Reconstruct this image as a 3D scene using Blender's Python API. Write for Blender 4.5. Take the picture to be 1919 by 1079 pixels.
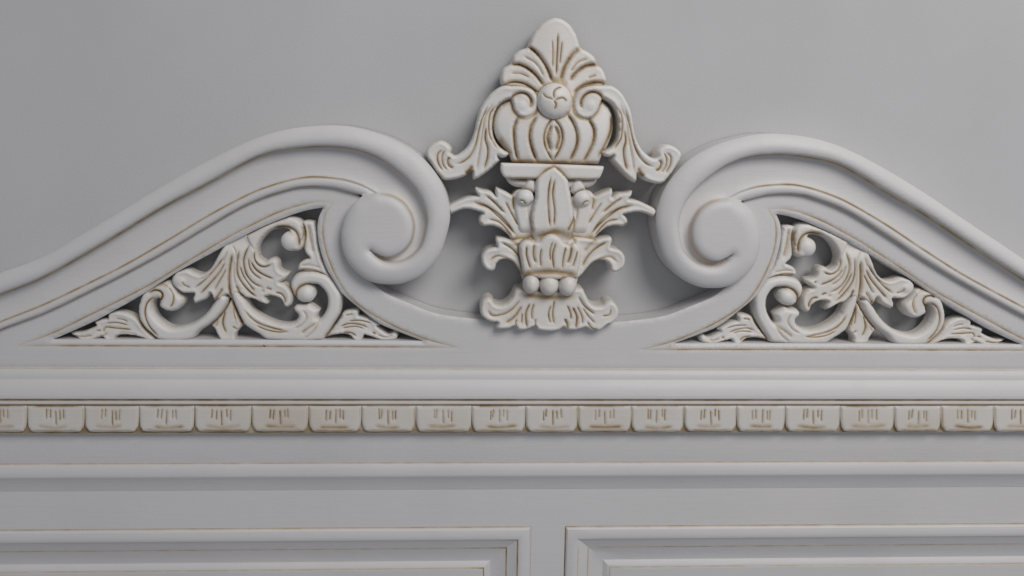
import bpy, math, random
import numpy as np
from mathutils import Vector, Matrix
from mathutils.geometry import delaunay_2d_cdt

random.seed(7); np.random.seed(7)
for o in list(bpy.data.objects): bpy.data.objects.remove(o)
scene = bpy.context.scene
MM = 0.001

# ------------------------------------------------------------------ camera
FPX, PW, PH, DIST = 1662.0, 1919.0, 1079.0, 1662.0          # focal length in photo pixels, photo size, distance in mm
_p, _y, _r = math.radians(-10.0), math.radians(2.8), math.radians(0.85)
FWD = np.array([math.sin(_y)*math.cos(_p), math.cos(_y)*math.cos(_p), math.sin(_p)])
_rt = np.array([math.cos(_y), -math.sin(_y), 0.0]); _up = np.cross(_rt, FWD)
RT = math.cos(_r)*_rt + math.sin(_r)*_up
UP = -math.sin(_r)*_rt + math.cos(_r)*_up
CAM = -FWD*DIST
cd = bpy.data.cameras.new('camera'); cam = bpy.data.objects.new('camera', cd); scene.collection.objects.link(cam)
M = Matrix(((RT[0], UP[0], -FWD[0], CAM[0]*MM), (RT[1], UP[1], -FWD[1], CAM[1]*MM), (RT[2], UP[2], -FWD[2], CAM[2]*MM), (0, 0, 0, 1)))
cam.matrix_world = M
cd.sensor_width = 36.0; cd.lens = 36.0*FPX/PW; cd.clip_start = 0.05; cd.clip_end = 50
scene.camera = cam

# ------------------------------------------------------------------ light (indoor: one window-like area lamp from upper right, dim ambient)
w = bpy.data.worlds.new('World'); scene.world = w; w.use_nodes = True
w.node_tree.nodes['Background'].inputs[0].default_value = (0.87, 0.91, 1.0, 1)
w.node_tree.nodes['Background'].inputs[1].default_value = 0.295
ld = bpy.data.lights.new('window_light', 'AREA'); ld.shape = 'RECTANGLE'; ld.size = 2.2; ld.size_y = 1.7
ld.energy = 121; ld.color = (1.0, 0.965, 0.93)
lo = bpy.data.objects.new('window_light', ld); scene.collection.objects.link(lo)
lo.location = (1.65, -3.05, 2.65)
lo.rotation_euler = (Vector((0.25, 0, 0.0)) - lo.location).to_track_quat('-Z', 'Y').to_euler()

scene.view_settings.view_transform = 'Standard'; scene.view_settings.look = 'None'
scene.view_settings.exposure = -0.18; scene.view_settings.gamma = 1.0
scene.render.engine = 'CYCLES'

# ------------------------------------------------------------------ tracing helpers (px of the photograph -> mm on a plane d in front of the wall)
def W(pts, d):
    p = np.asarray(pts, float)
    dirs = np.outer(p[:, 0]-959.5, RT) - np.outer(p[:, 1]-539.5, UP) + FPX*FWD
    t = (-d - CAM[1])/dirs[:, 1]
    P = CAM + dirs*t[:, None]
    return P[:, [0, 2]]
def T(ox, oy, s=5.994):
    return lambda *pts: [(ox + x/s, oy + y/s) for x, y in pts]
F1, F2, F3, F5 = T(880, 20), T(880, 160), T(780, 180), T(820, 300)
F7, F8 = T(870, 420), T(870, 480)
L1, L2, L3, L4 = T(80, 480), T(320, 390), T(320, 480), T(500, 480)
AXIS = 68.0
def mir(P, dz=0.0):
    Q = np.array(P, float); Q[:, 0] = 2*AXIS - Q[:, 0]; Q[:, 1] += dz; return Q

def resample(P, step):
    seg = np.linalg.norm(np.diff(P, axis=0), axis=1); s = np.concatenate([[0], np.cumsum(seg)])
    n = max(2, int(round(s[-1]/step))+1); t = np.linspace(0, s[-1], n)
    return np.stack([np.interp(t, s, P[:, 0]), np.interp(t, s, P[:, 1])], 1)
def cr(P):                                   # open Catmull-Rom, dense
    P = np.asarray(P, float)
    if len(P) < 3: return P
    A = np.vstack([2*P[0]-P[1], P, 2*P[-1]-P[-2]]); out = []
    for i in range(1, len(A)-2):
        p0, p1, p2, p3 = A[i-1], A[i], A[i+1], A[i+2]
        l = np.linalg.norm(p2-p1)
        m1 = (p2-p0)*l/(np.linalg.norm(p2-p1)+np.linalg.norm(p1-p0)+1e-9); m2 = (p3-p1)*l/(np.linalg.norm(p3-p2)+np.linalg.norm(p2-p1)+1e-9)
        t = np.linspace(0, 1, 9)[:-1, None]
        out.append((2*t**3-3*t**2+1)*p1 + (t**3-2*t**2+t)*m1 + (-2*t**3+3*t**2)*p2 + (t**3-t**2)*m2)
    out.append(P[-1:]); return np.vstack(out)
def loop_curve(P, step, corner=62):
    P = np.asarray(P, float); n = len(P)
    cs = []
    for i in range(n):
        a = P[i]-P[i-1]; b = P[(i+1) % n]-P[i]
        ang = abs(math.degrees(math.atan2(a[0]*b[1]-a[1]*b[0], a@b)))
        if ang > corner: cs.append(i)
    if not cs: cs = [0]
    out = []
    for k, i in enumerate(cs):
        j = cs[(k+1) % len(cs)]
        idx = [(i+q) % n for q in range(((j-i) % n or n)+1)]
        out.append(resample(cr(P[idx]), step)[:-1])
    return np.vstack(out)

def dist_poly(P, C, closed=False):
    C = np.asarray(C, float)
    if closed: C = np.vstack([C, C[:1]])
    A, B = C[:-1], C[1:]; D = B-A; L2_ = (D**2).sum(1)+1e-12
    Ls = np.sqrt(L2_); cum = np.concatenate([[0], np.cumsum(Ls)])
    best = np.full(len(P), 1e9); par = np.zeros(len(P))
    for s0 in range(0, len(P), 4000):
        p = P[s0:s0+4000]
        t = np.clip(((p[:, None, :]-A[None])*D[None]).sum(2)/L2_[None], 0, 1)
        d = np.sqrt(((p[:, None, :]-A[None]-t[..., None]*D[None])**2).sum(2))
        k = d.argmin(1); r = np.arange(len(p))
        best[s0:s0+4000] = d[r, k]; par[s0:s0+4000] = (cum[k]+t[r, k]*Ls[k])/cum[-1]
    return best, par
def inside(P, loops):
    r = np.zeros(len(P), bool)
    for C in loops:
        A = C; B = np.roll(C, -1, 0)
        for s0 in range(0, len(P), 8000):
            p = P[s0:s0+8000]
            c = (A[None, :, 1] > p[:, None, 1]) != (B[None, :, 1] > p[:, None, 1])
            dy = B[None, :, 1]-A[None, :, 1]; dy = np.where(dy == 0, 1e-12, dy)
            xi = (B[None, :, 0]-A[None, :, 0])*(p[:, None, 1]-A[None, :, 1])/dy + A[None, :, 0]
            r[s0:s0+8000] ^= ((c & (p[:, None, 0] < xi)).sum(1) % 2).astype(bool)
    return r
def rnd(t):
    t = np.clip(t, 0, 1); return np.sqrt(np.maximum(0, 1-(1-t)**2))
def sstep(a, b, x):
    t = np.clip((x-a)/(b-a), 0, 1); return t*t*(3-2*t)

# ------------------------------------------------------------------ materials
def paint(name, base, tint, rough=0.48, bump=0.15, wash=0.5, spec=0.4):
    m = bpy.data.materials.new(name); m.use_nodes = True; nt = m.node_tree; N = nt.nodes; L = nt.links
    b = N['Principled BSDF']; b.inputs['Specular IOR Level'].default_value = spec
    g = N.new('ShaderNodeNewGeometry')
    at = N.new('ShaderNodeAttribute'); at.attribute_name = 'glaze'
    n1 = N.new('ShaderNodeTexNoise'); n1.inputs['Scale'].default_value = 34; n1.inputs['Detail'].default_value = 5
    n2 = N.new('ShaderNodeTexNoise'); n2.inputs['Scale'].default_value = 5; n2.inputs['Detail'].default_value = 4
    n3 = N.new('ShaderNodeTexNoise'); n3.inputs['Scale'].default_value = 420; n3.inputs['Detail'].default_value = 3
    for n in (n1, n2, n3): L.new(g.outputs['Position'], n.inputs['Vector'])
    mr = N.new('ShaderNodeMapRange'); mr.inputs[1].default_value = 0.33; mr.inputs[2].default_value = 0.66; mr.inputs[3].default_value = 0.6; mr.inputs[4].default_value = 1.15
    L.new(n1.outputs['Fac'], mr.inputs[0])
    mu = N.new('ShaderNodeMath'); mu.operation = 'MULTIPLY'; L.new(at.outputs['Fac'], mu.inputs[0]); L.new(mr.outputs[0], mu.inputs[1])
    # thin broad wash of the same glaze, wiped unevenly
    wm = N.new('ShaderNodeMapRange'); wm.inputs[1].default_value = 0.42; wm.inputs[2].default_value = 0.72; wm.inputs[3].default_value = 0; wm.inputs[4].default_value = wash
    L.new(n2.outputs['Fac'], wm.inputs[0])
    mx = N.new('ShaderNodeMix'); mx.data_type = 'RGBA'; mx.inputs[6].default_value = (*base, 1); mx.inputs[7].default_value = (*tint, 1)
    L.new(wm.outputs[0], mx.inputs[0])
    r1 = N.new('ShaderNodeMapRange'); r1.inputs[1].default_value = 0.03; r1.inputs[2].default_value = 0.55; L.new(mu.outputs[0], r1.inputs[0])
    m1 = N.new('ShaderNodeMix'); m1.data_type = 'RGBA'; m1.inputs[7].default_value = (0.47, 0.355, 0.215, 1)
    L.new(r1.outputs[0], m1.inputs[0]); L.new(mx.outputs[2], m1.inputs[6])
    r2 = N.new('ShaderNodeMapRange'); r2.inputs[1].default_value = 0.42; r2.inputs[2].default_value = 1.05; L.new(mu.outputs[0], r2.inputs[0])
    m2 = N.new('ShaderNodeMix'); m2.data_type = 'RGBA'; m2.inputs[7].default_value = (0.145, 0.085, 0.040, 1)
    L.new(r2.outputs[0], m2.inputs[0]); L.new(m1.outputs[2], m2.inputs[6])
    L.new(m2.outputs[2], b.inputs['Base Color'])
    rr = N.new('ShaderNodeMapRange'); rr.inputs[3].default_value = rough-0.08; rr.inputs[4].default_value = rough+0.12; L.new(n1.outputs['Fac'], rr.inputs[0]); L.new(rr.outputs[0], b.inputs['Roughness'])
    mp = N.new('ShaderNodeMapping'); mp.inputs['Scale'].default_value = (14, 220, 220); L.new(g.outputs['Position'], mp.inputs['Vector'])
    n4 = N.new('ShaderNodeTexNoise'); n4.inputs['Scale'].default_value = 1.0; n4.inputs['Detail'].default_value = 3; L.new(mp.outputs[0], n4.inputs['Vector'])
    ad = N.new('ShaderNodeMath'); ad.operation = 'ADD'; L.new(n3.outputs['Fac'], ad.inputs[0]); L.new(n4.outputs['Fac'], ad.inputs[1])
    n5 = N.new('ShaderNodeTexNoise'); n5.inputs['Scale'].default_value = 26; n5.inputs['Detail'].default_value = 2; L.new(g.outputs['Position'], n5.inputs['Vector'])
    a2 = N.new('ShaderNodeMath'); a2.operation = 'MULTIPLY_ADD'; L.new(n5.outputs['Fac'], a2.inputs[0]); a2.inputs[1].default_value = 2.2; L.new(ad.outputs[0], a2.inputs[2])
    bp = N.new('ShaderNodeBump'); bp.inputs['Strength'].default_value = bump; bp.inputs['Distance'].default_value = 0.002
    L.new(a2.outputs[0], bp.inputs['Height']); L.new(bp.outputs[0], b.inputs['Normal'])
    return m
MAT_BOARD = paint('painted_board', (0.652, 0.641, 0.640), (0.622, 0.613, 0.612), wash=1.0)
MAT_CARVE = paint('antiqued_carving', (0.745, 0.728, 0.706), (0.705, 0.66, 0.60), wash=0.65)
MAT_BLOCK = paint('antiqued_block', (0.675, 0.65, 0.615), (0.59, 0.525, 0.44), wash=0.9)

m = bpy.data.materials.new('wall_paint'); m.use_nodes = True; nt = m.node_tree; b = nt.nodes['Principled BSDF']
b.inputs['Roughness'].default_value = 0.75; b.inputs['Specular IOR Level'].default_value = 0.25
g = nt.nodes.new('ShaderNodeNewGeometry')
n1 = nt.nodes.new('ShaderNodeTexNoise'); n1.inputs['Scale'].default_value = 3; n1.inputs['Detail'].default_value = 6
n2 = nt.nodes.new('ShaderNodeTexNoise'); n2.inputs['Scale'].default_value = 260; n2.inputs['Detail'].default_value = 3
cr_ = nt.nodes.new('ShaderNodeValToRGB'); cr_.color_ramp.elements[0].color = (0.515, 0.516, 0.522, 1); cr_.color_ramp.elements[1].color = (0.558, 0.558, 0.566, 1)
cr_.color_ramp.elements[0].position = 0.3; cr_.color_ramp.elements[1].position = 0.7
bp = nt.nodes.new('ShaderNodeBump'); bp.inputs['Strength'].default_value = 0.12; bp.inputs['Distance'].default_value = 0.003
for n in (n1, n2): nt.links.new(g.outputs['Position'], n.inputs['Vector'])
nt.links.new(n1.outputs['Fac'], cr_.inputs['Fac']); nt.links.new(cr_.outputs['Color'], b.inputs['Base Color'])
nt.links.new(n2.outputs['Fac'], bp.inputs['Height']); nt.links.new(bp.outputs[0], b.inputs['Normal'])
MAT_WALL = m

# ------------------------------------------------------------------ mesh helpers
def make(name, V, F, mat, parent, glaze=None, smooth=True):
    me = bpy.data.meshes.new(name); me.from_pydata([tuple(v) for v in V], [], [tuple(int(i) for i in f) for f in F])
    if smooth: me.polygons.foreach_set('use_smooth', [True]*len(me.polygons))
    if glaze is not None:
        a = me.attributes.new('glaze', 'FLOAT', 'POINT'); a.data.foreach_set('value', np.asarray(glaze, np.float32))
    me.materials.append(mat); me.update()
    o = bpy.data.objects.new(name, me); scene.collection.objects.link(o)
    if parent: o.parent = parent
    return o

OUT = {}
def prep(pts, d, m=False, dz=0.0):
    P = W(pts, d)
    if not m: return P
    P = P + 1.9*np.stack([np.sin(P[:, 1]/23+1)+np.sin(P[:, 0]/31), np.sin(P[:, 0]/27+2)+np.cos(P[:, 1]/19)], 1)
    return mir(P, dz)
def carve(name, outline, edge, top, r=10, back=20, holes=(), strokes=(), bulges=(), contact=(), extra=None, key=None,
          parent=None, mat=None, m=False, dz=0.0, step=3.0, dref=None, smooth=2, cav=0.05, side=0.12, corner=62, hfun=None, world=False, rails=(), halo=None, dish=0.0, blur=()):
    """A relief-carved piece: traced outline, rounded up from `edge` to `top` mm in front of the wall, with incised strokes
    (polyline, half width, depth, glaze), raised bulges (centre, rx, ry, base, height) and real side walls down to `back`."""
    mat = mat or MAT_CARVE
    if dref is None: dref = edge + 0.6*(top-edge)
    conv = (lambda p: np.asarray(p, float)) if world else (lambda p: prep(p, dref, m, dz))
    loops = [loop_curve(conv(outline), step, corner)] + [loop_curve(conv(h), step, corner) for h in holes]
    if key: OUT[key] = loops[0]
    S = []
    for s in strokes:
        pts, sw, sd, sg = (list(s) + [2.2, 2.5, 0.8][len(s)-1:]) if len(s) < 4 else s[:4]
        if mat is MAT_CARVE and sw < 6: sw, sd = sw*0.84, sd*1.3          # crisp chisel cuts
        S.append((resample(cr(conv(pts)), 2.2), sw, sd, sg, True))
    for c in contact:
        if c in OUT: S.append((np.vstack([OUT[c], OUT[c][:1]]), 4.2, 1.0, 0.66, False))
    feats = []
    for C, sw, sd, sg, tap in S:
        t = np.gradient(C, axis=0); t /= np.linalg.norm(t, axis=1)[:, None]+1e-9; nrm = np.stack([-t[:, 1], t[:, 0]], 1)
        for k in (-1.0, 0.0, 1.0): feats.append(C + nrm*sw*k)
    feats += [resample(np.asarray(c, float), min(step, 3.0)) for c in rails]
    if halo is None: halo = 0.26 if mat is MAT_CARVE else 0.0
    lo, hi = loops[0].min(0), loops[0].max(0)
    xs = np.arange(lo[0], hi[0], step); ys = np.arange(lo[1], hi[1], step*0.866)
    G = np.array([(x + (step/2 if j % 2 else 0), y) for j, y in enumerate(ys) for x in xs]) + np.random.uniform(-.12, .12, (len(xs)*len(ys), 2))*step
    if feats:
        Fp = np.vstack(feats)
        cell = 1.0; seen = {}
        for q in Fp: seen.setdefault((int(q[0]//cell), int(q[1]//cell)), q)
        Fp = np.array(list(seen.values()))
        c2 = 2.4; occ = {(int(q[0]//c2), int(q[1]//c2)) for q in Fp}
        G = np.array([q for q in G if (int(q[0]//c2), int(q[1]//c2)) not in occ] or np.zeros((0, 2))).reshape(-1, 2)
        G = np.vstack([G, Fp])
    G = G[inside(G, loops)]
    allb = np.vstack(loops)
    de = np.full(len(G), 1e9)
    for lp in loops: de = np.minimum(de, dist_poly(G, lp, True)[0])
    G = G[de > 0.45*min(step, 2.5)]
    V = [Vector((float(x), float(y))) for x, y in np.vstack([allb, G])]
    E = []; k = 0
    for lp in loops:
        n = len(lp); E += [(k+i, k+(i+1) % n) for i in range(n)]; k += n
    ov, oe, of, *_ = delaunay_2d_cdt(V, E, [], 0, 1e-5)
    P = np.array([(v.x, v.y) for v in ov]); Tr = np.array(of, int)
    Tr = Tr[inside(P[Tr].mean(1), loops)]
    used = np.unique(Tr); remap = -np.ones(len(P), int); remap[used] = np.arange(len(used)); P = P[used]; Tr = remap[Tr]
    a = P[Tr]; cw = np.cross(a[:, 1]-a[:, 0], a[:, 2]-a[:, 0]) < 0
    Tr[cw] = Tr[cw][:, ::-1]
    de = np.full(len(P), 1e9)
    for lp in loops: de = np.minimum(de, dist_poly(P, lp, True)[0])
    H = hfun(P, de) if hfun else edge + (top-edge)*rnd(de/r) - dish*sstep(3.0, 11.0, de)
    if extra is not None: H = H + extra(P, mir(P) if m else P)
    for (c, rx, ry, b0, bh) in bulges:
        c = conv([c])[0]; q = ((P[:, 0]-c[0])/rx)**2 + ((P[:, 1]-c[1])/ry)**2
        H = np.where(q < 1, np.maximum(H, b0 + bh*np.sqrt(np.maximum(0, 1-q))), H)
    ed = np.vstack([Tr[:, [0, 1]], Tr[:, [1, 2]], Tr[:, [2, 0]]])
    def lap(X):
        s = np.zeros(len(P)); n = np.zeros(len(P))
        for i, j in ((0, 1), (1, 0)): np.add.at(s, ed[:, i], X[ed[:, j]]); np.add.at(n, ed[:, i], 1)
        return s/np.maximum(n, 1)
    inner = de > 0.5
    for _ in range(smooth): H = np.where(inner, 0.5*H + 0.5*lap(H), H)
    for c, rad, it in blur:
        nr = np.linalg.norm(P-c, axis=1); wq = 0.85*sstep(rad, rad*0.5, nr)*inner
        for _ in range(it): H = H*(1-wq) + wq*lap(H)
    GZ = np.zeros(len(P)); HL = np.zeros(len(P))
    for C, sw, sd, sg, tap in S:
        R_ = sw*4.2+4; c0, c1 = C.min(0)-R_, C.max(0)+R_
        I = np.where((P[:, 0] > c0[0]) & (P[:, 0] < c1[0]) & (P[:, 1] > c0[1]) & (P[:, 1] < c1[1]))[0]
        if not len(I): continue
        dd, tt = dist_poly(P[I], C)
        tp = np.clip(np.minimum(tt, 1-tt)*8+0.15, 0, 1) if tap else 1
        H[I] -= sd*(0.35*np.exp(-(dd/(sw*0.8))**2) + 0.65*np.clip(1-dd/(1.35*sw), 0, 1))*tp
        GZ[I] = np.maximum(GZ[I], sg*np.exp(-(dd/(sw*0.85))**2)*(np.clip(np.minimum(tt, 1-tt)*7+0.2, 0, 1) if tap else 1))
        if halo: HL[I] = np.maximum(HL[I], halo*sg*np.exp(-(dd/(sw*2.0+1.5))**2)*(np.clip(np.minimum(tt, 1-tt)*4+0.2, 0, 1) if tap else 1))
    GZ = np.clip(np.maximum(GZ*1.12, HL) + cav*np.clip(lap(lap(H))-H, 0, 4), 0, 1.2)
    key_e = {}
    for x, y in ed:
        kk = (min(x, y), max(x, y)); key_e[kk] = key_e.get(kk, 0)+1
    bd = [(x, y) for x, y in ed if key_e[(min(x, y), max(x, y))] == 1]
    n = len(P); bi = {}
    VV = [(p[0]*MM, -h*MM, p[1]*MM) for p, h in zip(P, H)]; FF = [tuple(t) for t in Tr]; GZ = list(GZ)
    def dupv(i):
        if i not in bi:
            bi[i] = len(VV)
            VV.append((P[i][0]*MM, -H[i]*MM, P[i][1]*MM)); VV.append((P[i][0]*MM, -back*MM, P[i][1]*MM)); GZ.extend([side, side])
        return bi[i]
    for x, y in bd:
        i, j = dupv(x), dupv(y); FF.append((i, i+1, j+1, j))
    return make(name, VV, FF, mat, parent, GZ)

def bar(name, prof, x0, x1, mat, parent, nx=90, back=None):
    """straight moulding: profile points (z mm, d mm, glaze) swept along X"""
    V = []; F = []; GZ = []
    n = len(prof)
    for i in range(nx+1):
        x = x0 + (x1-x0)*i/nx
        for z, d, gz in prof: V.append((x*MM, -d*MM, z*MM)); GZ.append(gz)
    for i in range(nx):
        for j in range(n-1):
            a = i*n+j; F.append((a, a+1, a+n+1, a+n))
    o = make(name, V, F, mat, parent, GZ)
    o.data.set_sharp_from_angle(angle=math.radians(28))
    return o

def ZY(y, d, x=1000):               # photo row -> height in mm at depth d
    return float(W([(x, y)], d)[0, 1])

# ------------------------------------------------------------------ wall
make('wall', [(-4, 0, -3), (4, 0, -3), (4, 0, 3), (-4, 0, 3)], [(0, 1, 2, 3)], MAT_WALL, None)['kind'] = 'structure'

root = bpy.data.objects.new('carved_headboard', None); scene.collection.objects.link(root)
root.location = (AXIS*MM, 0, -0.6)
root['label'] = 'off-white antiqued wooden headboard with scrolled pediment, carved urn finial and panels'
root['category'] = 'headboard'
bpy.context.view_layer.update()
INV = root.matrix_world.inverted()
_make = make
def make(name, V, F, mat, parent, glaze=None, smooth=True):
    if parent is not None:
        V = [(v[0]-AXIS*MM, v[1], v[2]+0.6) if parent is root or parent.parent is root else v for v in V]
    return _make(name, V, F, mat, parent, glaze, smooth)

# ------------------------------------------------------------------ traced lines of the left half
OUTER = [(-150, 556), (-70, 535), (0, 511), (78, 482), (156, 437), (233.5, 391), (311, 344), (389, 301), (467, 264), (525, 245), (584, 236), (640, 235), (686, 243.6),
         (733, 259), (780.5, 286), (812, 318), (834, 355), (843.5, 402.7), (837, 440.5), (821.4, 481.4), (793, 513), (761.6, 528.7), (736, 533), (698.6, 529), (670, 512),
         (648, 484.6), (638.7, 446.8), (643.5, 415), (657.6, 386), (679, 367)]
LINE1 = [(-150, 600), (-70, 579), (0, 552), (78, 521), (156, 478), (202, 451), (311, 385), (389, 344), (467, 301), (506, 286), (545, 279), (584, 275), (623, 275), (670, 281),
         (711, 297), (749, 324), (777, 352), (793, 380.6), (799.4, 409), (796, 437), (787, 462.5), (768, 481.4), (746, 490), (724, 490), (706, 481), (695, 469)]
EYE = [(703, 474), (722, 482), (742, 479), (760, 467), (773, 446), (775, 415), (760.6, 385), (736, 367.5), (706, 362)]
LINE2 = [(-150, 655), (-70, 631), (0, 603), (78, 572), (156, 535), (233.5, 496), (311, 451), (389, 404), (467, 363), (506, 348), (545, 337), (584, 331.6), (640, 336), (670, 344), (692, 354), (706, 362)]
LINE3 = [(-150, 672), (-70, 648), (0, 618.5), (78, 589), (156, 552), (233.5, 513), (311, 470.5), (389, 424), (467, 381), (545, 354.5), (584, 350.6), (623, 353), (640, 357), (670, 365), (679, 367)]
LINE4 = [(36, 646), (98, 624), (166, 591), (225.5, 561.7), (285, 530.6), (350, 490.5), (430, 443), (480, 417), (519, 398.6), (563, 384), (593, 378), (624, 380)]
LINE5 = [(624, 380), (609, 401.5), (604.7, 428), (607.6, 458), (616.5, 487.5), (634, 526), (658, 559), (696.6, 588), (741, 612), (800.5, 636), (857, 651)]
BASEL = [(36, 647.5), (300, 648.5), (600, 649.5), (857, 651)]
OPEN = [(96, 637), (127.5, 624), (178, 601), (202, 588), (264, 553), (329, 511), (400, 472), (444.5, 448), (489, 426), (525, 411), (554, 400), (580, 393), (605, 389),
        (596, 410), (594, 434), (599, 467), (610.6, 502), (628, 532), (640, 550), (667, 573.6), (708.5, 606), (747, 622.5), (793, 640), (600, 638.5), (350, 637.5)]
ARC = [(650, 478), (676, 512), (697, 531), (723, 550), (771, 570.6), (815, 587), (880, 597), (950, 601.5)]
DZ = -3.0

# ------------------------------------------------------------------ pediment board
BD = 58.0
lw = lambda p: W(p, BD); rw = lambda p: mir(W(p, BD), DZ)
zb = ZY(693, BD)
under = [(-150, 662), (0, 610), (156, 543), (311, 460), (467, 372), (545, 346), (584, 341), (640, 346), (690, 380), (672, 420), (668, 450)]
half = np.vstack([lw(under), lw(ARC)])
halfr = mir(half, DZ)
mid = np.array([[AXIS, (half[-1, 1]+halfr[-1, 1])/2-1.0]])
board_outline = np.vstack([[[half[0, 0], zb]], half, mid, halfr[::-1], [[halfr[0, 0], zb]]])
OPL, OPR = lw(OPEN), rw(OPEN)
def board_h(P, de):
    dh = np.minimum(dist_poly(P, loop_curve(OPL, 4), True)[0], dist_poly(P, loop_curve(OPR, 4), True)[0])
    return np.full(len(P), BD) - 5.0*(1-rnd(dh/8.0)) - 2.5*(1-rnd(de/4.0))*(dh > 6)
bst = []
for c in (LINE4, LINE5, BASEL):
    for f in (lw, rw): bst.append((f(c), 2.0, 1.6, 0.62))
bst.append((lw([(493, 646), (495, 649), (497, 651)]), 1.6, 1.0, 1.0))
def carve_w(*a, **k): return carve(*a, world=True, **k)
board = carve_w('pediment_board', board_outline, BD, BD, hfun=board_h, holes=(OPL, OPR), strokes=bst, back=2, parent=root, mat=MAT_BOARD, step=7.0, smooth=0, cav=0.0, side=0.0, corner=50)

# ------------------------------------------------------------------ swan-neck scroll mouldings
def scroll(mirror):
    d = 78.0
    f = (lambda p: mir(W(p, d), DZ)) if mirror else (lambda p: W(p, d))
    o, l1, l2, l3, ey = [cr(f(c)) for c in (OUTER, LINE1, LINE2, LINE3, EYE)]
    outline = np.vstack([f(OUTER), f(LINE3)[::-1][1:]])
    cove = np.vstack([l1, ey, l2[::-1]]); bead = np.vstack([l2, l3[::-1]])
    coveline = np.vstack([l1, ey, l2[::-1]])
    def h(P, de):
        dO = dist_poly(P, o)[0]; dC = np.minimum(dist_poly(P, np.vstack([l1, ey, l3[-1:]]))[0], dist_poly(P, l2)[0])
        dE = np.linalg.norm(P-l3[-1], axis=1)
        d2 = dist_poly(P, l2)[0]; d3 = dist_poly(P, l3)[0]
        ic = inside(P, [cove]); ib = inside(P, [bead])
        sc = np.where(ic, dC, -dC)
        H = 72 + 18*rnd((dO+1.0)/32)*(0.40+0.60*rnd(dC/18))
        wc = sstep(-1.6, 1.8, sc)
        H = H*(1-wc) + wc*(71 - 6.5*rnd(dC/26))
        v = d2/(d2+d3+1e-6)
        HB = 60 + 10*np.sqrt(np.maximum(0, 1-(1-2*v*0.86-0.14)**2))
        dJ = dist_poly(P, np.vstack([l3[-1:], l2[-1:]]))[0]
        wb = np.where(ib, np.maximum(sstep(-1.5, 1.5, d2), (dJ < 4) | (d3 < d2)), np.where(ic, sstep(-1.5, 1.5, -d2), 0.0))
        wb = np.where((d3 < 1.2) & (dE > 3), 1.0, wb)
        return H*(1-wb) + wb*HB
    S = [(f(LINE1[:18]), 1.9, 1.0, 0.62), (f(LINE1[17:]), 2.0, 0.8, 0.32), (f(EYE), 2.2, 1.2, 0.36), (f(LINE2), 2.0, 1.2, 0.66), (f(LINE3), 2.2, 0.5, 0.6)]
    def off(c, k):
        t = np.gradient(c, axis=0); t /= np.linalg.norm(t, axis=1)[:, None]+1e-9
        return c + np.stack([-t[:, 1], t[:, 0]], 1)*k*(1 if mirror else -1)
    O_, A_, B_, E_ = [resample(c, 3.0) for c in (o, l1, l2, ey)]
    R = [off(O_, k) for k in (1.2, 2.8, 5.0, 8.0, 12.0, 16.5, 21.5)] + [off(A_, k) for k in (-8.5, -5, 5, 8.5)] + [off(B_, k) for k in (4, 7, 10, 13)] + [off(E_, k) for k in (-8, -4.5, 4.5, 8)]
    J_ = resample(np.vstack([l3[-1:], l2[-1:]]), 2.0); R += [off(J_, -1.0), off(J_, 1.0), off(J_, 3.0), off(J_, 6.0)]
    return carve_w('scroll_moulding', outline, 70, 100, hfun=h, strokes=S, rails=R, back=2, parent=root, mat=MAT_BOARD, step=3.4, smooth=0, cav=0.0, side=0.0)
scroll(False); scroll(True)

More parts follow.
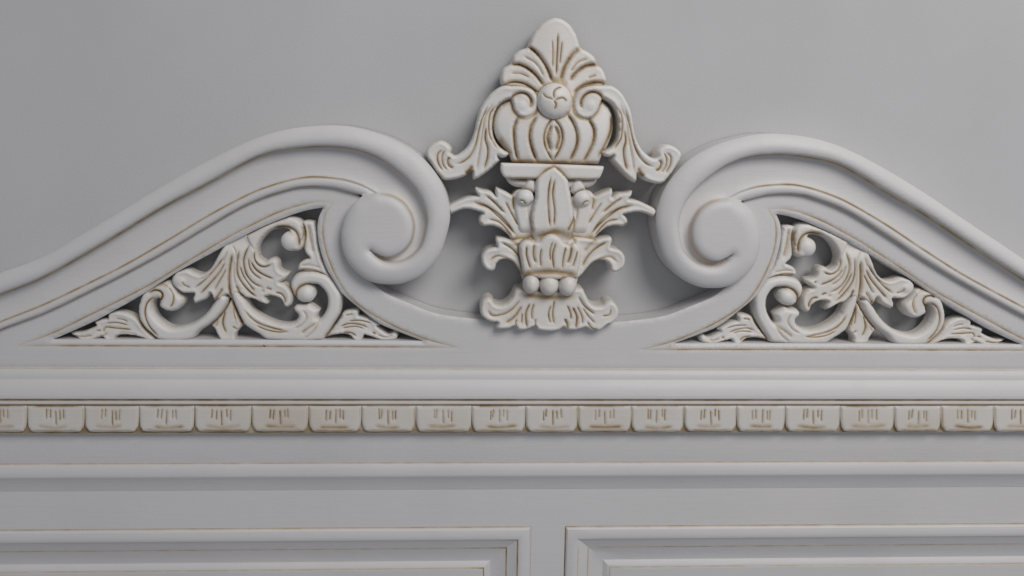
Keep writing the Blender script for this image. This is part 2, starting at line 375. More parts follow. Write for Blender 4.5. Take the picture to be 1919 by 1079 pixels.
# ------------------------------------------------------------------ fretwork in the two triangular openings
def fretwork(m):
    dz = DZ if m else 0.0
    k = dict(m=m, dz=dz, back=24, cav=0.05, step=2.4, smooth=1)
    hookL = [(690, 490), (740, 620), (810, 760), (900, 830), (1000, 890), (1085, 945), (1690, 950), (1760, 870), (1830, 760), (1900, 640), (1920, 520), (1914, 420), (1870, 340), (1780, 225), (1680, 185),
             (1560, 170), (1420, 195), (1350, 270), (1340, 340), (1370, 420), (1420, 490), (1460, 520), (1530, 527), (1600, 485), (1628, 420), (1605, 355), (1560, 318), (1650, 325), (1720, 390), (1755, 470),
             (1750, 580), (1700, 680), (1660, 718), (1640, 690), (1670, 610), (1600, 560), (1550, 535), (1480, 545), (1410, 550), (1370, 585), (1390, 625), (1425, 660), (1420, 700), (1380, 740), (1300, 760),
             (1200, 750), (1080, 705), (980, 650), (900, 585), (850, 500), (800, 430), (740, 340), (690, 320), (670, 400)]
    # the main stem carries the other carved pieces
    fr = carve('fretwork', L3(*hookL), 40, 55, r=9, key='hook', parent=root, strokes=[
        (L3((840, 600), (900, 680), (1000, 750), (1150, 800), (1300, 835)), 2.6, 2.5, .75), (L3((970, 770), (1080, 820), (1220, 845), (1330, 840)), 2, 2, .85),
        (L3((1490, 600), (1530, 680), (1480, 760), (1390, 810)), 2.2, 2, .35), (L3((1650, 735), (1550, 800), (1470, 860)), 3.5, 2, .45),
        (L3((1660, 715), (1640, 780), (1580, 860), (1500, 920)), 2.2, 2.2, .3),
        (L3((1410, 480), (1415, 400), (1450, 345), (1520, 312), (1580, 318)), 3.2, 4, .9), (L3((1420, 490), (1470, 525), (1535, 530)), 2.5, 2.5, .9),
        (L3((690, 500), (740, 620), (810, 760)), 3.5, 1.5, .7)],
        bulges=[(L3((1525, 425))[0], 16, 16, 44, 15)], **k)
    # small leaf rising from the rim above the hook
    carve('leaf', L2((1470, 150), (1530, 138), (1605, 150), (1640, 280), (1655, 420), (1695, 570), (1755, 700), (1800, 790), (1760, 775), (1620, 720), (1500, 705), (1425, 700), (1430, 640), (1480, 590), (1560, 562),
                      (1510, 500), (1490, 430), (1500, 350), (1508, 260)), 41, 50, r=5, dish=2.0, parent=fr, strokes=[
        (L2((1545, 190), (1570, 350), (1600, 500)), 3.5, 3, .32), (L2((1440, 692), (1540, 684), (1660, 712), (1760, 760)), 2.4, 2.5, .85), (L2((1450, 640), (1560, 640), (1680, 665)), 2, 1.5, .35),
        (L2((1500, 180), (1520, 280), (1510, 400), (1500, 470)), 2.6, 1.0, .6)], **k)
    # left C-scroll
    carve('scroll_stem', L1((2090, 470), (2060, 560), (1978, 680), (1878, 770), (1768, 840), (1653, 945), (1320, 948), (1200, 860), (1130, 790), (1080, 700), (1065, 590), (1085, 500), (1120, 420), (1200, 360), (1290, 310), (1390, 280),
                            (1440, 290), (1480, 350), (1530, 420), (1580, 470), (1580, 530), (1520, 600), (1430, 625), (1350, 600), (1300, 560), (1310, 515), (1300, 475), (1255, 490), (1228, 540), (1240, 620), (1300, 710), (1390, 780), (1480, 803),
                            (1640, 767), (1740, 715), (1830, 640), (1918, 525), (2010, 410)), 40, 55, r=9, parent=fr, key='cstem', strokes=[
        (L1((1310, 890), (1220, 800), (1170, 700), (1160, 600), (1190, 510), (1260, 450)), 2.0, 3, .85), (L1((1195, 410), (1260, 378), (1325, 388), (1355, 430), (1335, 480), (1285, 503)), 2.6, 3.5, .95),
        (L1((1420, 340), (1475, 430), (1470, 520), (1435, 575)), 2.4, 2.2, .6), (L1((1085, 720), (1130, 795), (1200, 862), (1310, 935)), 2.6, .8, .75), (L1((1230, 350), (1330, 310), (1430, 340)), 5, 1, .4)], **k)
    # corner leaves
    carve('leaf', L1((1200, 950), (1100, 912), (1000, 890), (900, 885), (830, 900), (790, 965), (740, 962), (690, 930), (660, 908), (550, 950), (500, 968), (440, 958), (380, 910), (300, 868), (350, 850), (430, 850), (520, 820), (600, 780),
                      (572, 735), (650, 708), (732, 700), (732, 650), (770, 628), (850, 618), (950, 640), (1060, 700), (1130, 790), (1200, 860), (1310, 945)), 40, 49, r=4, dish=1.5, parent=fr, contact=['cstem'], strokes=[
        (L1((720, 752), (830, 745), (960, 772)), 1.5, 2, .6), (L1((700, 790), (830, 808), (1000, 822)), 1.7, 2.2, .7), (L1((690, 850), (690, 815), (720, 795)), 1.6, 1.8, .6), (L1((350, 885), (450, 900), (560, 888)), 1.6, 1.8, .65),
        (L1((830, 700), (900, 710), (960, 735)), 1.5, 1.8, .5), (L1((605, 835), (660, 830)), 1.8, 1.8, .6), (L1((850, 850), (950, 850), (1080, 880)), 1.5, 1.2, .3), (L1((640, 890), (690, 885), (730, 860)), 1.6, 1.5, .5)], **k)
    carve('leaf', L4((590, 950), (700, 900), (800, 880), (880, 878), (940, 900), (990, 955), (1060, 955), (1095, 885), (1180, 910), (1290, 948), (1400, 952), (1455, 930), (1472, 880), (1440, 840), (1370, 872), (1310, 840),
                      (1240, 790), (1275, 768), (1200, 720), (1110, 680), (1030, 670), (1030, 598), (960, 600), (860, 630), (820, 700), (750, 790), (660, 880)), 40, 49, r=4, dish=1.5, parent=fr, contact=['hook'], strokes=[
        (L4((830, 788), (920, 755), (1050, 768), (1140, 802)), 1.7, 2.2, .7), (L4((850, 805), (1000, 788), (1090, 812)), 1.5, 2, .6), (L4((920, 725), (1060, 722), (1175, 752)), 1.5, 2, .6), (L4((860, 850), (950, 858), (1005, 895)), 1.8, 2, .75),
        (L4((885, 662), (970, 645)), 2.5, 2, .55), (L4((1185, 850), (1225, 872)), 2.2, 2, .7), (L4((1240, 880), (1330, 905), (1415, 880)), 1.5, 1.6, .35)], **k)
    # leaf at the foot of the fan
    carve('leaf', L3((690, 470), (640, 545), (560, 655), (450, 775), (490, 820), (515, 870), (555, 950), (720, 950), (725, 880), (750, 840), (805, 765), (740, 620)), 42, 50, r=4, dish=1.5, parent=fr, contact=['cstem', 'hook'], strokes=[
        (L3((615, 610), (585, 740), (600, 810), (625, 860)), 2.4, 2.6, .8), (L3((705, 570), (715, 650), (728, 715)), 1.8, 2, .6), (L3((690, 788), (745, 815)), 2, 2, .7), (L3((530, 720), (505, 790)), 3, 1.5, .4)], **k)
    # fan: outer half with a rounded curl, inner half shaped like a beaked head
    zt0, zt1 = W(L3((700, -20)), 50)[0][1], W(L3((700, -190)), 50)[0][1]
    carve('leaf', L3((640, -240), (590, -130), (520, 0), (460, 110), (390, 180), (330, 200), (260, 180), (190, 145), (110, 155), (50, 185), (15, 250), (40, 330), (90, 390), (150, 418), (262, 418), (243, 480), (265, 538), (330, 515), (400, 480),
                      (445, 418), (470, 470), (480, 505), (560, 480), (630, 430), (685, 500), (730, 420), (780, 430), (840, 470), (920, 482), (1000, 520), (1075, 548), (1095, 530), (1060, 455), (1120, 448), (1200, 468), (1250, 510), (1268, 560), (1305, 582),
                      (1350, 545), (1365, 460), (1345, 385), (1290, 320), (1225, 295), (1290, 255), (1325, 195), (1222, 150), (1205, 60), (1160, 22), (1110, 30), (1060, 60), (990, 15), (965, -60), (930, -140), (880, -230), (850, -320)), 42, 56, r=6, dish=2.0, parent=fr, key='fan',
          extra=lambda P, Q: -6*sstep(zt0, zt1, Q[:, 1]), strokes=[
        (L3((600, 10), (500, 140), (380, 270), (270, 355)), 1.8, 3, .7), (L3((612, 70), (540, 190), (420, 330), (335, 418)), 1.9, 3.4, .85), (L3((628, 140), (565, 250), (492, 378)), 1.8, 3, .75),
        (L3((585, 360), (540, 430), (495, 490)), 3.0, 3, .7), (L3((135, 280), (160, 325), (222, 348)), 1.8, 2, .75), (L3((690, -20), (664, 130), (652, 280), (668, 400), (690, 480)), 3.6, 5, .75),
        (L3((560, 60), (450, 190), (330, 260)), 1.8, 2.4, .35), (L3((640, -60), (590, 60)), 1.6, 1.8, .3),
        (L3((945, -60), (945, 20), (980, 90), (1050, 118), (1130, 92)), 2.2, 3.4, .8), (L3((905, 60), (950, 140), (1040, 205), (1155, 255)), 2.0, 3.4, .85), (L3((870, 20), (895, 140), (950, 210), (1020, 255)), 2.0, 3, .6),
        (L3((880, -130), (835, -20), (820, 70), (850, 200), (930, 300), (1040, 350)), 2.2, 3.6, .8), (L3((780, 110), (820, 220), (880, 310), (945, 390)), 1.9, 3, .85), (L3((770, -60), (745, 80), (755, 210), (810, 310), (900, 405), (975, 455)), 2.3, 3.6, .85),
        (L3((735, 325), (780, 410), (835, 475)), 2.8, 3.4, .85), (L3((1075, 358), (1110, 360), (1135, 380)), 1.8, 2.2, .85), (L3((1020, 370), (1060, 400)), 3, 1.2, .4), (L3((1175, 405), (1240, 420), (1280, 470), (1292, 525)), 2.2, 3, .8),
        (L3((1290, 300), (1350, 370), (1390, 440)), 3, .5, .6), (L3((720, 40), (712, 200), (730, 330)), 2.0, 2, .25), (L3((690, -120), (735, -40), (730, 60)), 1.6, 1.6, .25)] + ([(L3((1205, 215), (1228, 225)), 2.2, 3, 1.2)] if m else []),
          bulges=[(L3((110, 280))[0], 17, 15, 44, 13)], **k)
    # upper branch curling to a ball under the sloping rim
    carve('scroll_stem', L2((830, 290), (900, 262), (1050, 186), (1200, 126), (1330, 92), (1430, 115), (1482, 170), (1505, 260), (1500, 350), (1488, 430), (1440, 480), (1380, 485), (1300, 460), (1250, 400), (1243, 330), (1290, 275),
                            (1330, 255), (1300, 232), (1220, 232), (1130, 255), (1060, 310), (1000, 390), (975, 470), (985, 540), (930, 500), (870, 400)), 40, 54, r=8, parent=fr, strokes=[
        (L2((1150, 225), (1250, 205), (1340, 215), (1410, 265), (1445, 350), (1440, 440)), 3.4, 4.5, .95), (L2((745, 362), (900, 275), (1050, 193), (1200, 133), (1330, 100)), 2.8, 1, .75), (L2((1470, 190), (1490, 270), (1470, 380)), 2.4, 2, .5)],
        bulges=[(L2((1338, 372))[0], 17, 18, 44, 14)], **k)
    return fr
fretwork(False); fretwork(True)

# ------------------------------------------------------------------ finial
kf = dict(back=20, cav=0.05, step=2.4, smooth=1)
ucx = W(F2((945, 560)), 80)[0]
def urn_x(P, Q):
    return 24*np.sqrt(np.clip(1-((P[:, 0]-ucx[0])/116)**2, 0, 1)) - 9*np.abs((P[:, 1]-ucx[1])/60)**2
# outlines needed for contact glaze come first
SWAG = F2((765, 120), (705, 45), (600, 8), (480, 2)) + F1((365, 842), (250, 915), (170, 1010)) + F3((790, 20), (720, 130), (680, 260), (640, 430), (570, 570), (480, 650), (425, 668), (385, 640), (395, 585), (340, 525), (265, 500), (180, 535), (115, 600),
       (105, 660), (160, 760), (225, 865), (300, 942), (400, 945), (520, 915), (575, 880), (628, 845), (628, 910), (642, 945), (700, 922), (800, 855), (880, 785), (940, 725), (918, 672), (950, 692), (1010, 685), (1052, 635), (1000, 612), (930, 560), (880, 480),
       (858, 380), (865, 260), (900, 150), (960, 80), (1050, 35)) + F2((465, 165), (478, 220), (500, 290), (555, 352), (630, 368), (695, 345), (755, 290), (782, 200))
OUT['swagl'] = loop_curve(prep(SWAG, 80), 3); OUT['swagr'] = loop_curve(prep(SWAG, 80, True), 3)
_c = W(F2((963, 172)), 100)[0]
OUT['rosette'] = np.array([(_c[0]+30*math.cos(a), _c[1]+30*math.sin(a)) for a in np.linspace(0, 2*math.pi, 60, endpoint=False)])
fin = carve('finial', F2((350, 180), (270, 320), (258, 450), (300, 580), (380, 700), (450, 790), (500, 875), (1440, 885), (1490, 800), (1570, 650), (1620, 480), (1600, 300), (1480, 150), (1300, 90), (960, 60), (600, 90)), 52, 64, r=12, extra=urn_x, parent=root,
    contact=['swagl', 'swagr', 'rosette'], strokes=[
    (F2((540, 360), (497, 480), (500, 600), (512, 720), (545, 850)), 3.8, 7.5, .62), (F2((750, 350), (688, 460), (672, 580), (696, 700), (755, 860)), 4.0, 7.5, .7), 
    (F2((935, 362), (858, 470), (832, 580), (852, 700), (932, 852)), 2.6, 5, .85), (F2((935, 362), (1014, 470), (1038, 580), (1012, 700), (932, 852)), 2.6, 5, .9), (F2((918, 450), (872, 580), (908, 740)), 4.6, 7, .6), (F2((955, 450), (1000, 580), (958, 740)), 4.6, 7, .65),
    (F2((1090, 315), (1168, 440), (1203, 570), (1188, 700), (1115, 860)), 3.8, 7.5, .8), (F2((1325, 365), (1388, 480), (1395, 590), (1350, 720), (1268, 875)), 3.8, 7.5, .8),
    (F2((400, 855), (700, 862), (950, 872), (1200, 878), (1450, 880)), 6.0, 1, .75), (F2((320, 590), (390, 690), (460, 790)), 7, 2, .6), (F2((1600, 330), (1590, 500), (1510, 690), (1440, 800)), 4.5, 2, .85), (F2((430, 180), (360, 230)), 6, 1, .35)],
    dref=76, **kf)
carve('palmette', F1((958, 76), (860, 110), (760, 190), (690, 290), (645, 405), (560, 440), (490, 500), (455, 590), (380, 640), (345, 720), (365, 832), (480, 880), (620, 960), (800, 1050), (1130, 1050), (1280, 960), (1420, 890), (1540, 808), (1535, 735),
      (1500, 655), (1447, 605), (1435, 580), (1410, 520), (1340, 460), (1252, 408), (1200, 270), (1130, 160), (1040, 95)), 46, 60, r=9, dish=1.5, parent=fin, contact=['rosette', 'swagl', 'swagr'],
    extra=lambda P, Q: 8*np.exp(-(((P[:, 0]-_c[0])/45)**2)), strokes=[
    (F1((650, 400), (740, 470), (820, 570), (880, 680), (922, 800)), 3.6, 7, 1.0), (F1((455, 600), (570, 610), (680, 670), (770, 760), (830, 850)), 3.6, 7, 1.0), (F1((360, 838), (480, 802), (600, 815), (700, 870), (775, 940)), 3.2, 6, .85),
    (F1((1255, 410), (1150, 500), (1080, 600), (1038, 700), (1015, 810)), 4.6, 7, .68), (F1((1448, 605), (1310, 620), (1200, 690), (1120, 790)), 4.6, 7, .68), (F1((1540, 812), (1400, 805), (1280, 840), (1160, 930)), 4.2, 7, .75),
    (F1((985, 260), (980, 420), (972, 600), (968, 730)), 2.2, 2.6, .8), (F1((920, 335), (928, 470), (925, 640)), 1.6, 2, .65), (F1((1030, 350), (1018, 480), (1005, 610)), 1.8, 2, .65),
    (F1((610, 515), (720, 580), (780, 650), (825, 740)), 2.2, 2.4, .45), (F1((465, 705), (560, 705), (670, 750)), 2.2, 2.2, .5), (F1((1320, 540), (1210, 585), (1130, 690)), 2.4, 2.4, .5), (F1((1420, 725), (1330, 755)), 2.6, 2.2, .4),
    (F1((900, 790), (1000, 790), (1100, 850)), 8, 1, .42)], **kf)
SWS = [(F3((890, 110), (830, 200), (815, 330), (830, 450), (880, 540), (925, 605)), 2.2, 3.2, .7), (F3((800, 120), (735, 270), (700, 400), (665, 550), (605, 670), (520, 740), (440, 765)), 2.3, 3.4, .72), (F3((785, 350), (775, 480), (803, 590), (797, 700), (758, 825)), 2.6, 4, .75),
       (F3((860, 90), (775, 230), (745, 400), (720, 560), (700, 700), (670, 850)), 2.2, 2.6, .35), (F3((285, 600), (238, 660), (245, 750), (295, 838)), 2.0, 2.6, .75), (F3((315, 608), (288, 680), (300, 770), (345, 832)), 2.0, 2.6, .75), (F3((385, 685), (352, 720), (365, 780), (415, 812)), 3.2, 3.2, .8),
       (F3((550, 870), (590, 840), (635, 780)), 5, 1.5, .75), (F3((230, 860), (290, 920)), 5, .6, .45), 
       (F2((455, 165), (500, 110), (570, 84), (640, 100), (688, 160), (690, 220), (668, 250)), 3.2, 5, .95), (F2((478, 200), (492, 270), (545, 345)), 2.5, 1.5, .7), (F3((1060, 40), (970, 90), (900, 160), (872, 260)), 2.5, .5, .5)]
for mm in (False, True):
    carve('leaf', SWAG, 64, 78, r=6, dish=1.5, parent=fin, m=mm, strokes=SWS, bulges=[(F2((585, 228))[0], 17, 19, 74, 13)], dref=80,
          extra=lambda P, Q: 9*np.exp(-(((Q[:, 0]-W(F2((620, 200)), 80)[0][0])/45)**2)), **kf)
def rosette():
    c = W(F2((963, 172)), 100)[0]
    return carve_w('rosette', [(c[0]+30*math.cos(a), c[1]+30.5*math.sin(a)) for a in np.linspace(0, 2*math.pi, 40, endpoint=False)], 84, 103, r=30, back=50, parent=fin, step=2.4, cav=0.0, corner=170, strokes=[
        (W(F2((952, 150), (942, 95), (968, 42), (1040, 12)), 100), 1.7, 2.6, 1.05), (W(F2((960, 168), (1005, 146), (1055, 142), (1098, 186)), 100), 1.7, 2.6, 1.05), (W(F2((946, 172), (970, 215), (950, 272)), 100), 1.7, 2.6, 1.05), (W(F2((825, 80), (850, 122), (895, 142), (938, 158)), 100), 1.5, 2.2, .7)])
rosette()
# plinth below the urn
OUT['cleaf'] = loop_curve(prep(F5((1310, 66), (1200, 130), (1130, 200), (1110, 260), (1460, 210), (1380, 120)), 92), 3)
carve('plinth', F5((715, 33), (1100, 40), (1500, 52), (1868, 70), (1862, 115), (1800, 210), (1300, 208), (765, 198), (712, 120)), 86, 90, r=4, parent=fin, contact=['cleaf'], strokes=[(F5((770, 196), (1000, 200), (1300, 205), (1800, 212)), 2.2, .5, .6)], **kf)
carve('plinth', F5((765, 190), (1300, 195), (1800, 200), (1790, 240), (1750, 285), (1680, 310), (1300, 330), (900, 305), (840, 285), (790, 245)), 66, 78, r=10, parent=fin, contact=['cleaf'], strokes=[(F5((800, 215), (1000, 215), (1250, 215), (1790, 220)), 4.5, 1, .6)], **kf)
zs0, zs1 = W(F5((1300, 740)), 80)[0][1], W(F5((1300, 930)), 80)[0][1]
sink = lambda P, Q: -15*sstep(zs0, zs1, P[:, 1])
# upper acanthus: two sprays, two balled stems, stubs, one centre leaf
SPRAY = F5((1000, 330), (900, 335), (835, 395), (760, 350), (662, 303), (648, 350), (655, 405), (590, 348), (500, 330), (425, 308), (430, 360), (462, 402), (350, 410), (250, 445), (130, 508), (105, 545), (150, 612), (230, 572), (330, 550), (430, 570), (512, 596),
           (470, 640), (462, 695), (500, 742), (600, 738), (700, 768), (780, 830), (850, 900), (980, 960), (1150, 960), (1150, 500))
for mm in (False, True):
    carve('leaf', SPRAY, 66, 77, r=4.5, dish=2.0, parent=fin, m=mm, strokes=[
        (F5((420, 485), (560, 530), (680, 630), (790, 740), (880, 840)), 2.0, 3, .85), (F5((400, 472), (520, 498), (640, 570), (740, 660), (850, 790)), 1.8, 2.6, .75), (F5((545, 398), (640, 480), (740, 585)), 2.2, 3, .75), (F5((590, 420), (690, 520), (760, 600)), 1.6, 2, .4),
        (F5((760, 465), (820, 580), (905, 730)), 2.2, 3, .75), (F5((570, 660), (680, 690), (760, 760), (840, 860)), 1.9, 2.6, .75), (F5((850, 400), (850, 480), (866, 565)), 3.5, 4, .7), (F5((470, 690), (520, 725)), 4, .6, .6), (F5((840, 870), (950, 890), (1080, 860), (1140, 850)), 8, 1.5, .65)], **kf)
    carve('leaf_stub', F5((950, 330), (975, 270), (1010, 212), (1060, 200), (1112, 250), (1115, 340), (1070, 370)), 74, 84, r=10, parent=fin, m=mm, contact=['cleaf'], strokes=[(F5((960, 310), (1010, 330), (1070, 360)), 4, 1, .5)], **kf)
    carve('balled_stem', F5((878, 420), (895, 365), (940, 335), (1000, 328), (1055, 355), (1075, 420), (1058, 480), (1030, 515), (1030, 600), (1062, 720), (1100, 960), (920, 960), (902, 740), (864, 560)), 73, 81, r=6, parent=fin, m=mm, key='stem', strokes=[
        (F5((915, 445), (955, 448), (985, 490)), 1.7, 2.4, .7), (F5((900, 860), (1000, 865), (1090, 850)), 8, 1, .5)], bulges=[(F5((980, 415))[0], 16, 15, 79, 14)], extra=sink, **kf)
carve('leaf', F5((1312, 62), (1195, 128), (1122, 200), (1098, 280), (1100, 420), (1062, 550), (1045, 680), (1072, 860), (1100, 950), (1280, 980), (1500, 960), (1530, 860), (1550, 700), (1535, 600), (1512, 450), (1485, 320), (1462, 212), (1380, 118)), 83, 94, r=8, dish=1.0, parent=fin, contact=['stem'], strokes=[
    (F5((1272, 185), (1246, 340), (1240, 480), (1248, 600), (1262, 750)), 2.1, 3, .85), (F5((1315, 210), (1292, 380), (1312, 560), (1306, 740)), 2.1, 3, .8), (F5((1030, 500), (1015, 600), (1050, 720), (1085, 820)), 3.2, 2, .6), (F5((1055, 560), (1050, 640), (1075, 720)), 1.8, 2, .6),
    (F5((1560, 540), (1545, 620), (1500, 720), (1455, 800)), 3.4, 2, .75), (F5((1090, 870), (1200, 845), (1310, 800), (1420, 840), (1520, 880)), 8, 1.5, .6)], extra=sink, **kf)
# recessed, glaze-filled core behind the crowns
carve('core', F5((800, 840), (1000, 800), (1300, 780), (1650, 830), (1760, 930), (1700, 1050), (1500, 1150), (1000, 1150), (880, 1020)), 64, 72, r=10, parent=fin, strokes=[(F5((830, 890), (1000, 880), (1300, 860), (1700, 920)), 14, .5, .55)], **kf)
# middle crown of leaves
CUP = F7((618, 255), (655, 200), (720, 180), (790, 205), (850, 195), (890, 150), (950, 116), (1010, 116), (1070, 150), (1110, 200), (1180, 236), (1240, 214), (1290, 250), (1312, 310), (1300, 450), (1270, 600), (960, 620), (660, 580), (640, 440))
OUT['cup'] = loop_curve(prep(CUP, 92), 3)
OUT['beads'] = np.vstack([W(F7((640, 570), (760, 560), (960, 560), (1165, 565), (1280, 600)), 92)])
for mm in (False, True):
    carve('leaf', F7((680, 600), (600, 500), (555, 435), (480, 398), (410, 405), (362, 450), (342, 512), (300, 527), (240, 502), (195, 430), (200, 345), (260, 282), (372, 258), (352, 180), (368, 148), (450, 160), (530, 180), (640, 165), (760, 150), (760, 600)), 74, 83, r=5, dish=2.5, parent=fin, m=mm,
          contact=['cup'] if not mm else [], strokes=[(F7((420, 205), (540, 280), (620, 370), (660, 470)), 2.6, 3.4, .75), (F7((280, 415), (360, 358), (460, 372), (560, 440), (650, 560)), 2.2, 2.6, .6), (F7((520, 170), (600, 240), (650, 300)), 5, 1, .5)], **kf)
carve('leaf', CUP, 88, 97, r=6, parent=fin, strokes=[
    (F7((700, 245), (698, 350), (742, 500)), 1.9, 3, .85), (F7((785, 215), (775, 340), (802, 440)), 3.0, 3.4, .6), (F7((862, 270), (850, 370), (856, 475)), 2.0, 3, .85), (F7((988, 195), (960, 290), (966, 410)), 2.0, 3, .75), (F7((1025, 205), (990, 330), (1002, 500)), 2.0, 3, .9),
    (F7((1140, 250), (1110, 370), (1098, 500)), 2.2, 3, .85), (F7((1203, 235), (1192, 340), (1155, 440)), 3.2, 3.6, .75), (F7((1270, 300), (1242, 400), (1212, 480)), 1.9, 3, .7), (F7((640, 560), (760, 548), (960, 530), (1120, 545), (1280, 580)), 6.5, 4, .75)],
    extra=lambda P, Q: 4*np.exp(-(((P[:, 0]-AXIS)/28)**2)), **kf)
# neck and three beads
carve('neck', F7((630, 530), (960, 520), (1300, 560), (1275, 640), (1262, 720), (1320, 830), (960, 860), (590, 820), (665, 700), (655, 620)), 68, 76, r=10, parent=fin, strokes=[(F7((650, 570), (960, 560), (1270, 580)), 8, 1, .75), (F7((640, 790), (960, 815), (1260, 800)), 8, 1, .65),
    (F7((850, 600), (848, 690), (850, 780)), 4, 1, 1.0), (F7((1072, 600), (1070, 690), (1072, 780)), 4, 1, 1.0)], **kf)
for bx, by, rx, ry in ((758, 678, 15.2, 18.4), (960, 690, 17.6, 19.8), (1168, 697, 16.6, 19.4)):
    c = W(F7((bx, by)), 96)[0]
    carve_w('bead', [(c[0]+rx*math.cos(a), c[1]+ry*math.sin(a)) for a in np.linspace(0, 2*math.pi, 36, endpoint=False)], 84, 104, r=17, back=60, parent=fin, step=2.2, cav=0.0, corner=170, side=0.5)
# bottom skirt of leaves
carve('leaf', F8((640, 360), (580, 375), (530, 470), (470, 532), (400, 552), (340, 532), (318, 490), (270, 465), (210, 492), (178, 560), (180, 640), (220, 700), (300, 742), (375, 750), (348, 790), (372, 822), (500, 818), (562, 790), (595, 822), (650, 838), (720, 822), (790, 795),
      (830, 832), (950, 848), (1060, 837), (1115, 800), (1170, 832), (1270, 832), (1370, 805), (1420, 832), (1520, 838), (1600, 782), (1690, 740), (1742, 640), (1722, 560), (1660, 502), (1600, 512), (1560, 552), (1480, 562), (1420, 530), (1370, 440), (1320, 362), (960, 380)), 66, 80, r=6, dish=2.0, parent=fin, strokes=[
    (F8((625, 490), (540, 590), (430, 652), (310, 662), (265, 600)), 2.4, 3, .6), (F8((645, 560), (560, 680), (465, 750)), 3.4, 3.4, .55), (F8((650, 640), (643, 750)), 1.8, 2.4, .7), (F8((735, 530), (690, 640), (702, 800)), 2.4, 3.2, .8), (F8((780, 530), (755, 630), (762, 715)), 2.2, 2.8, .65),
    (F8((970, 555), (944, 650), (966, 750)), 2.1, 3, .75), (F8((1012, 490), (990, 640), (1006, 760)), 2.0, 3, .7), (F8((1155, 550), (1192, 640), (1196, 710)), 2.2, 2.8, .65), (F8((1215, 570), (1262, 680), (1250, 810)), 2.6, 3.4, .85), (F8((1265, 560), (1320, 680), (1326, 760)), 2.0, 2.8, .65),
    (F8((1280, 450), (1350, 560), (1465, 652)), 2.3, 3, .75), (F8((1330, 580), (1390, 670), (1465, 748)), 1.9, 2.6, .6), (F8((1550, 672), (1630, 652), (1642, 590)), 1.8, 2.4, .65), (F8((590, 705), (575, 745), (600, 815)), 2, 2.5, .55), (F8((800, 700), (795, 760), (825, 815)), 2, 2.6, .5),
    (F8((1125, 700), (1150, 750), (1165, 805)), 3, 3, .85), (F8((1380, 735), (1430, 800), (1500, 822)), 1.9, 2.6, .7), (F8((1590, 770), (1690, 740)), 1.8, 2, .5), (F8((650, 430), (960, 455), (1260, 440)), 7, .5, .5)], **kf)

# ------------------------------------------------------------------ cornice, carved block course, frieze, rail mouldings
X0, X1 = -1150, 1300
def prof(rows, n=6):
    """rows: (photo row, depth, glaze); straight between rows, subdivided so glaze stays a thin line"""
    out = []
    for i, (y, d, gz) in enumerate(rows):
        out.append((ZY(y, d), d, gz))
    return out
bar('cornice_moulding', prof([(689, 56, 0), (690.5, 58.2, .1), (691.6, 58.4, .4), (692.8, 59.5, .1), (695, 62.5, 0), (699, 65, 0), (704, 66.5, 0), (709, 67.3, 0), (711, 67.4, .12), (712.5, 68.2, 0), (717, 71.5, 0), (724, 75, 0), (732, 77.5, 0), (740, 79, 0), (746, 79.6, 0),
     (747.6, 79, .25), (748.8, 77, .9), (750, 75, .9), (751, 75.0, .35), (752.5, 76.5, .05), (756, 76.8, .05), (757.6, 76, .4), (758.6, 73, .9), (759.6, 62, .9)]), X0, X1, MAT_BOARD, root)
bar('block_rail', prof([(757, 67, .5), (762, 67, .5), (800, 67, .5), (806, 67, .8), (809.5, 67, .7), (811, 65.5, .3), (812, 50, .1)]), X0, X1, MAT_BLOCK, root)
bar('frieze_board', prof([(800, 51, 0), (812, 51, 0), (864.5, 51, 0), (865.8, 50.5, .25), (866.6, 50.5, .5), (867.6, 51.5, .2), (869.5, 54, 0), (874, 56.0, 0), (882, 57.5, 0), (889, 57.6, 0), (892, 57, 0), (893.5, 55.5, 0), (898, 52, 0), (906, 47.5, 0), (914, 44.0, 0), (916.5, 43.1, 0), (918, 42, .05)]), X0, X1, MAT_BOARD, root)

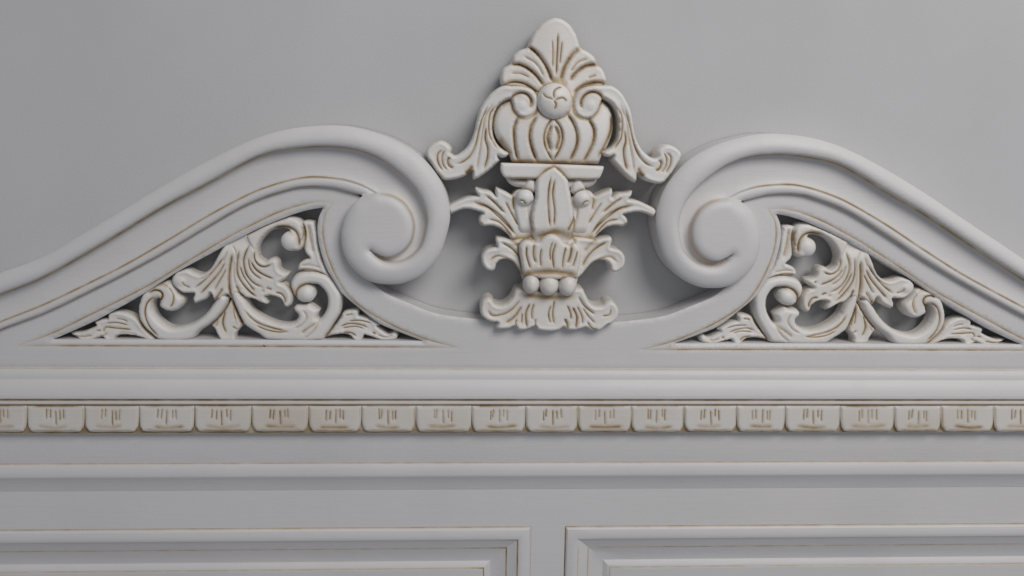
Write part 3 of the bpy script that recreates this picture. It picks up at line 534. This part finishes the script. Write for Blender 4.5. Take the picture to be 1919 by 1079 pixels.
# carved blocks of the course
SEP = [-52, 50, 158, 260, 364, 471, 578, 677, 779, 884, 985, 1083, 1183, 1282, 1381, 1472, 1575, 1676, 1764, 1863, 1960]
for a, b_ in zip(SEP[:-1], SEP[1:]):
    j = lambda s=1.0: random.uniform(-s, s)
    wd = b_-a; cx = (a+b_)/2 + j(2)
    y0, y1 = 760.2+j(.4), 808.5+j(.6)
    cut = 7+j(1.5)
    o = [(a+.2, y0), (a+wd*0.5, y0+j(.3)), (b_-.2, y0), (b_-.5+j(.3), y0+22), (b_-1.6, y1-11-j(2)), (b_-2.2-cut*.3, y1-5.5), (b_-2.2-cut, y1), (cx, y1+.6), (a+2.2+cut, y1), (a+2.2+cut*.3, y1-5.5), (a+1.6, y1-11+j(2)), (a+.5+j(.3), y0+22)]
    S = []
    gl = random.uniform(.6, .95)
    for q, (dx, ln) in enumerate(((-17, 20), (-10.5, 18), (0, 30), (9, 18), (15, 21))):
        xx = cx + dx + j(1.4); yy = 767+j(2.2); lean = j(1.2)-(1.0 if q < 2 else 0)
        S.append(([(xx, yy), (xx+lean*.5, yy+ln*.5), (xx+lean, yy+ln+j(2.5))], 1.35 if q != 2 else 1.7, 1.8, gl*random.uniform(.75, 1.1)))
    br = random.uniform(.3, .62)
    S.append(([(a+wd*.22+j(5), y1-10+j(1.5)), (a+wd*.5, y1-8+j(1.5)), (b_-wd*.22+j(8), y1-10+j(2))], 4.5, .6, br))
    S.append(([(a+cut+3, y1-2), (cx, y1-1.5), (b_-cut-3, y1-2)], 3.5, .5, .42+j(.15)))
    S.append(([(a+3, y0+1), (cx, y0+1.2), (b_-3, y0+1)], 2.0, .3, .45+j(.2)))
    for e, sgn in ((a+2.4, 1), (b_-2.4, -1)):
        S.append(([(e, y0+2), (e+sgn*.2, y0+22), (e+sgn*1.0, y1-10), (e+sgn*cut*.9, y1-1)], 1.5, .3, .34+j(.15)))
    carve('carved_block', o, 72, 74.5, r=5, back=60, strokes=S, parent=root, mat=MAT_BLOCK, step=3.2, smooth=1, cav=0.02, side=0.6, corner=75)

# face frame with two panel openings, mitred panel mouldings, raised panels
zt = ZY(916.5, 43); zp = ZY(986, 43)
zlow = zp - 620
def XP(x, y, d): return float(W([(x, y)], d)[0, 0])
xl, xr = XP(995, 1020, 43), XP(1058, 1020, 43)
FD = 43.0
def rect(name, x0, x1, z0, z1, d, mat=MAT_BOARD):
    n = max(1, int((x1-x0)/60)); V = []; F = []
    for i in range(n+1):
        x = x0+(x1-x0)*i/n; V += [(x*MM, -d*MM, z0*MM), (x*MM, -d*MM, z1*MM)]
    for i in range(n): F.append((2*i, 2*i+2, 2*i+3, 2*i+1))
    return make(name, V, F, mat, root, [0]*len(V))
rect('top_rail', X0, X1, zp, zt, FD)
rect('centre_stile', xl, xr, zlow, zp, FD)
rect('bottom_rail', X0, X1, zlow-80, zlow, FD)
PROFILE = [(0, 40, .2), (0.3, 43.2, .45), (1.2, 43.4, .45), (2.4, 46.0, .12), (5, 48.2, 0), (10, 49.6, 0), (17, 50.2, 0), (22, 49.8, 0), (24.6, 48.6, .02), (25.6, 47.2, .4), (26.6, 46.6, .4), (28, 45.8, .03), (36, 41.5, .0), (45.2, 37.6, .05), (46.4, 37.0, .45), (47.6, 36.8, .45), (49, 36.2, .08), (62, 31.0, 0), (76, 27.0, 0), (78, 26.8, .08),
           (80, 28, 0), (85, 31.0, 0), (89, 32.6, 0), (90.5, 32.8, .4), (92, 33.8, .3), (93.5, 34.2, 0)]
def panel(x0, x1, side_gl, inner_gl):
    z1, z0 = zp, zlow
    V = []; F = []; GZ = []; n = len(PROFILE)
    NS = 24
    ring = []
    for s, d, gz in PROFILE:
        c = [(x0+s, z1-s), (x1-s, z1-s), (x1-s, z0+s), (x0+s, z0+s)]
        pts = []
        for k in range(4):
            p, q = c[k], c[(k+1) % 4]
            for t in range(NS): pts.append((p[0]+(q[0]-p[0])*t/NS, p[1]+(q[1]-p[1])*t/NS, k))
        ring.append([(p[0]*MM, -d*MM, p[1]*MM) for p in pts])
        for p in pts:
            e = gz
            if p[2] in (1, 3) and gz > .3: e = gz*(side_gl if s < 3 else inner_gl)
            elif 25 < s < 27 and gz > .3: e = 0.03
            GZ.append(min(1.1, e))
    m_ = 4*NS
    for r_ in ring: V += r_
    for i in range(n-1):
        for j_ in range(m_):
            a_, b2 = i*m_+j_, i*m_+(j_+1) % m_
            F.append((a_, b2, b2+m_, a_+m_))
    o = make('panel_moulding', V, F, MAT_BOARD, root, GZ, smooth=True)
    o.data.set_sharp_from_angle(angle=math.radians(24))
    s, d, _ = PROFILE[-1]
    pf = make('raised_panel', [((x0+s)*MM, -d*MM, (z0+s)*MM), ((x1-s)*MM, -d*MM, (z0+s)*MM), ((x1-s)*MM, -d*MM, (z1-s)*MM), ((x0+s)*MM, -d*MM, (z1-s)*MM)], [(0, 1, 2, 3)], MAT_BOARD, o, [0]*4)
    return o
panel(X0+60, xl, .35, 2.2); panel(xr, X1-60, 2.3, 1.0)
rect('outer_stile', X0, X0+60, zlow, zp, FD); rect('outer_stile', X1-60, X1, zlow, zp, FD)
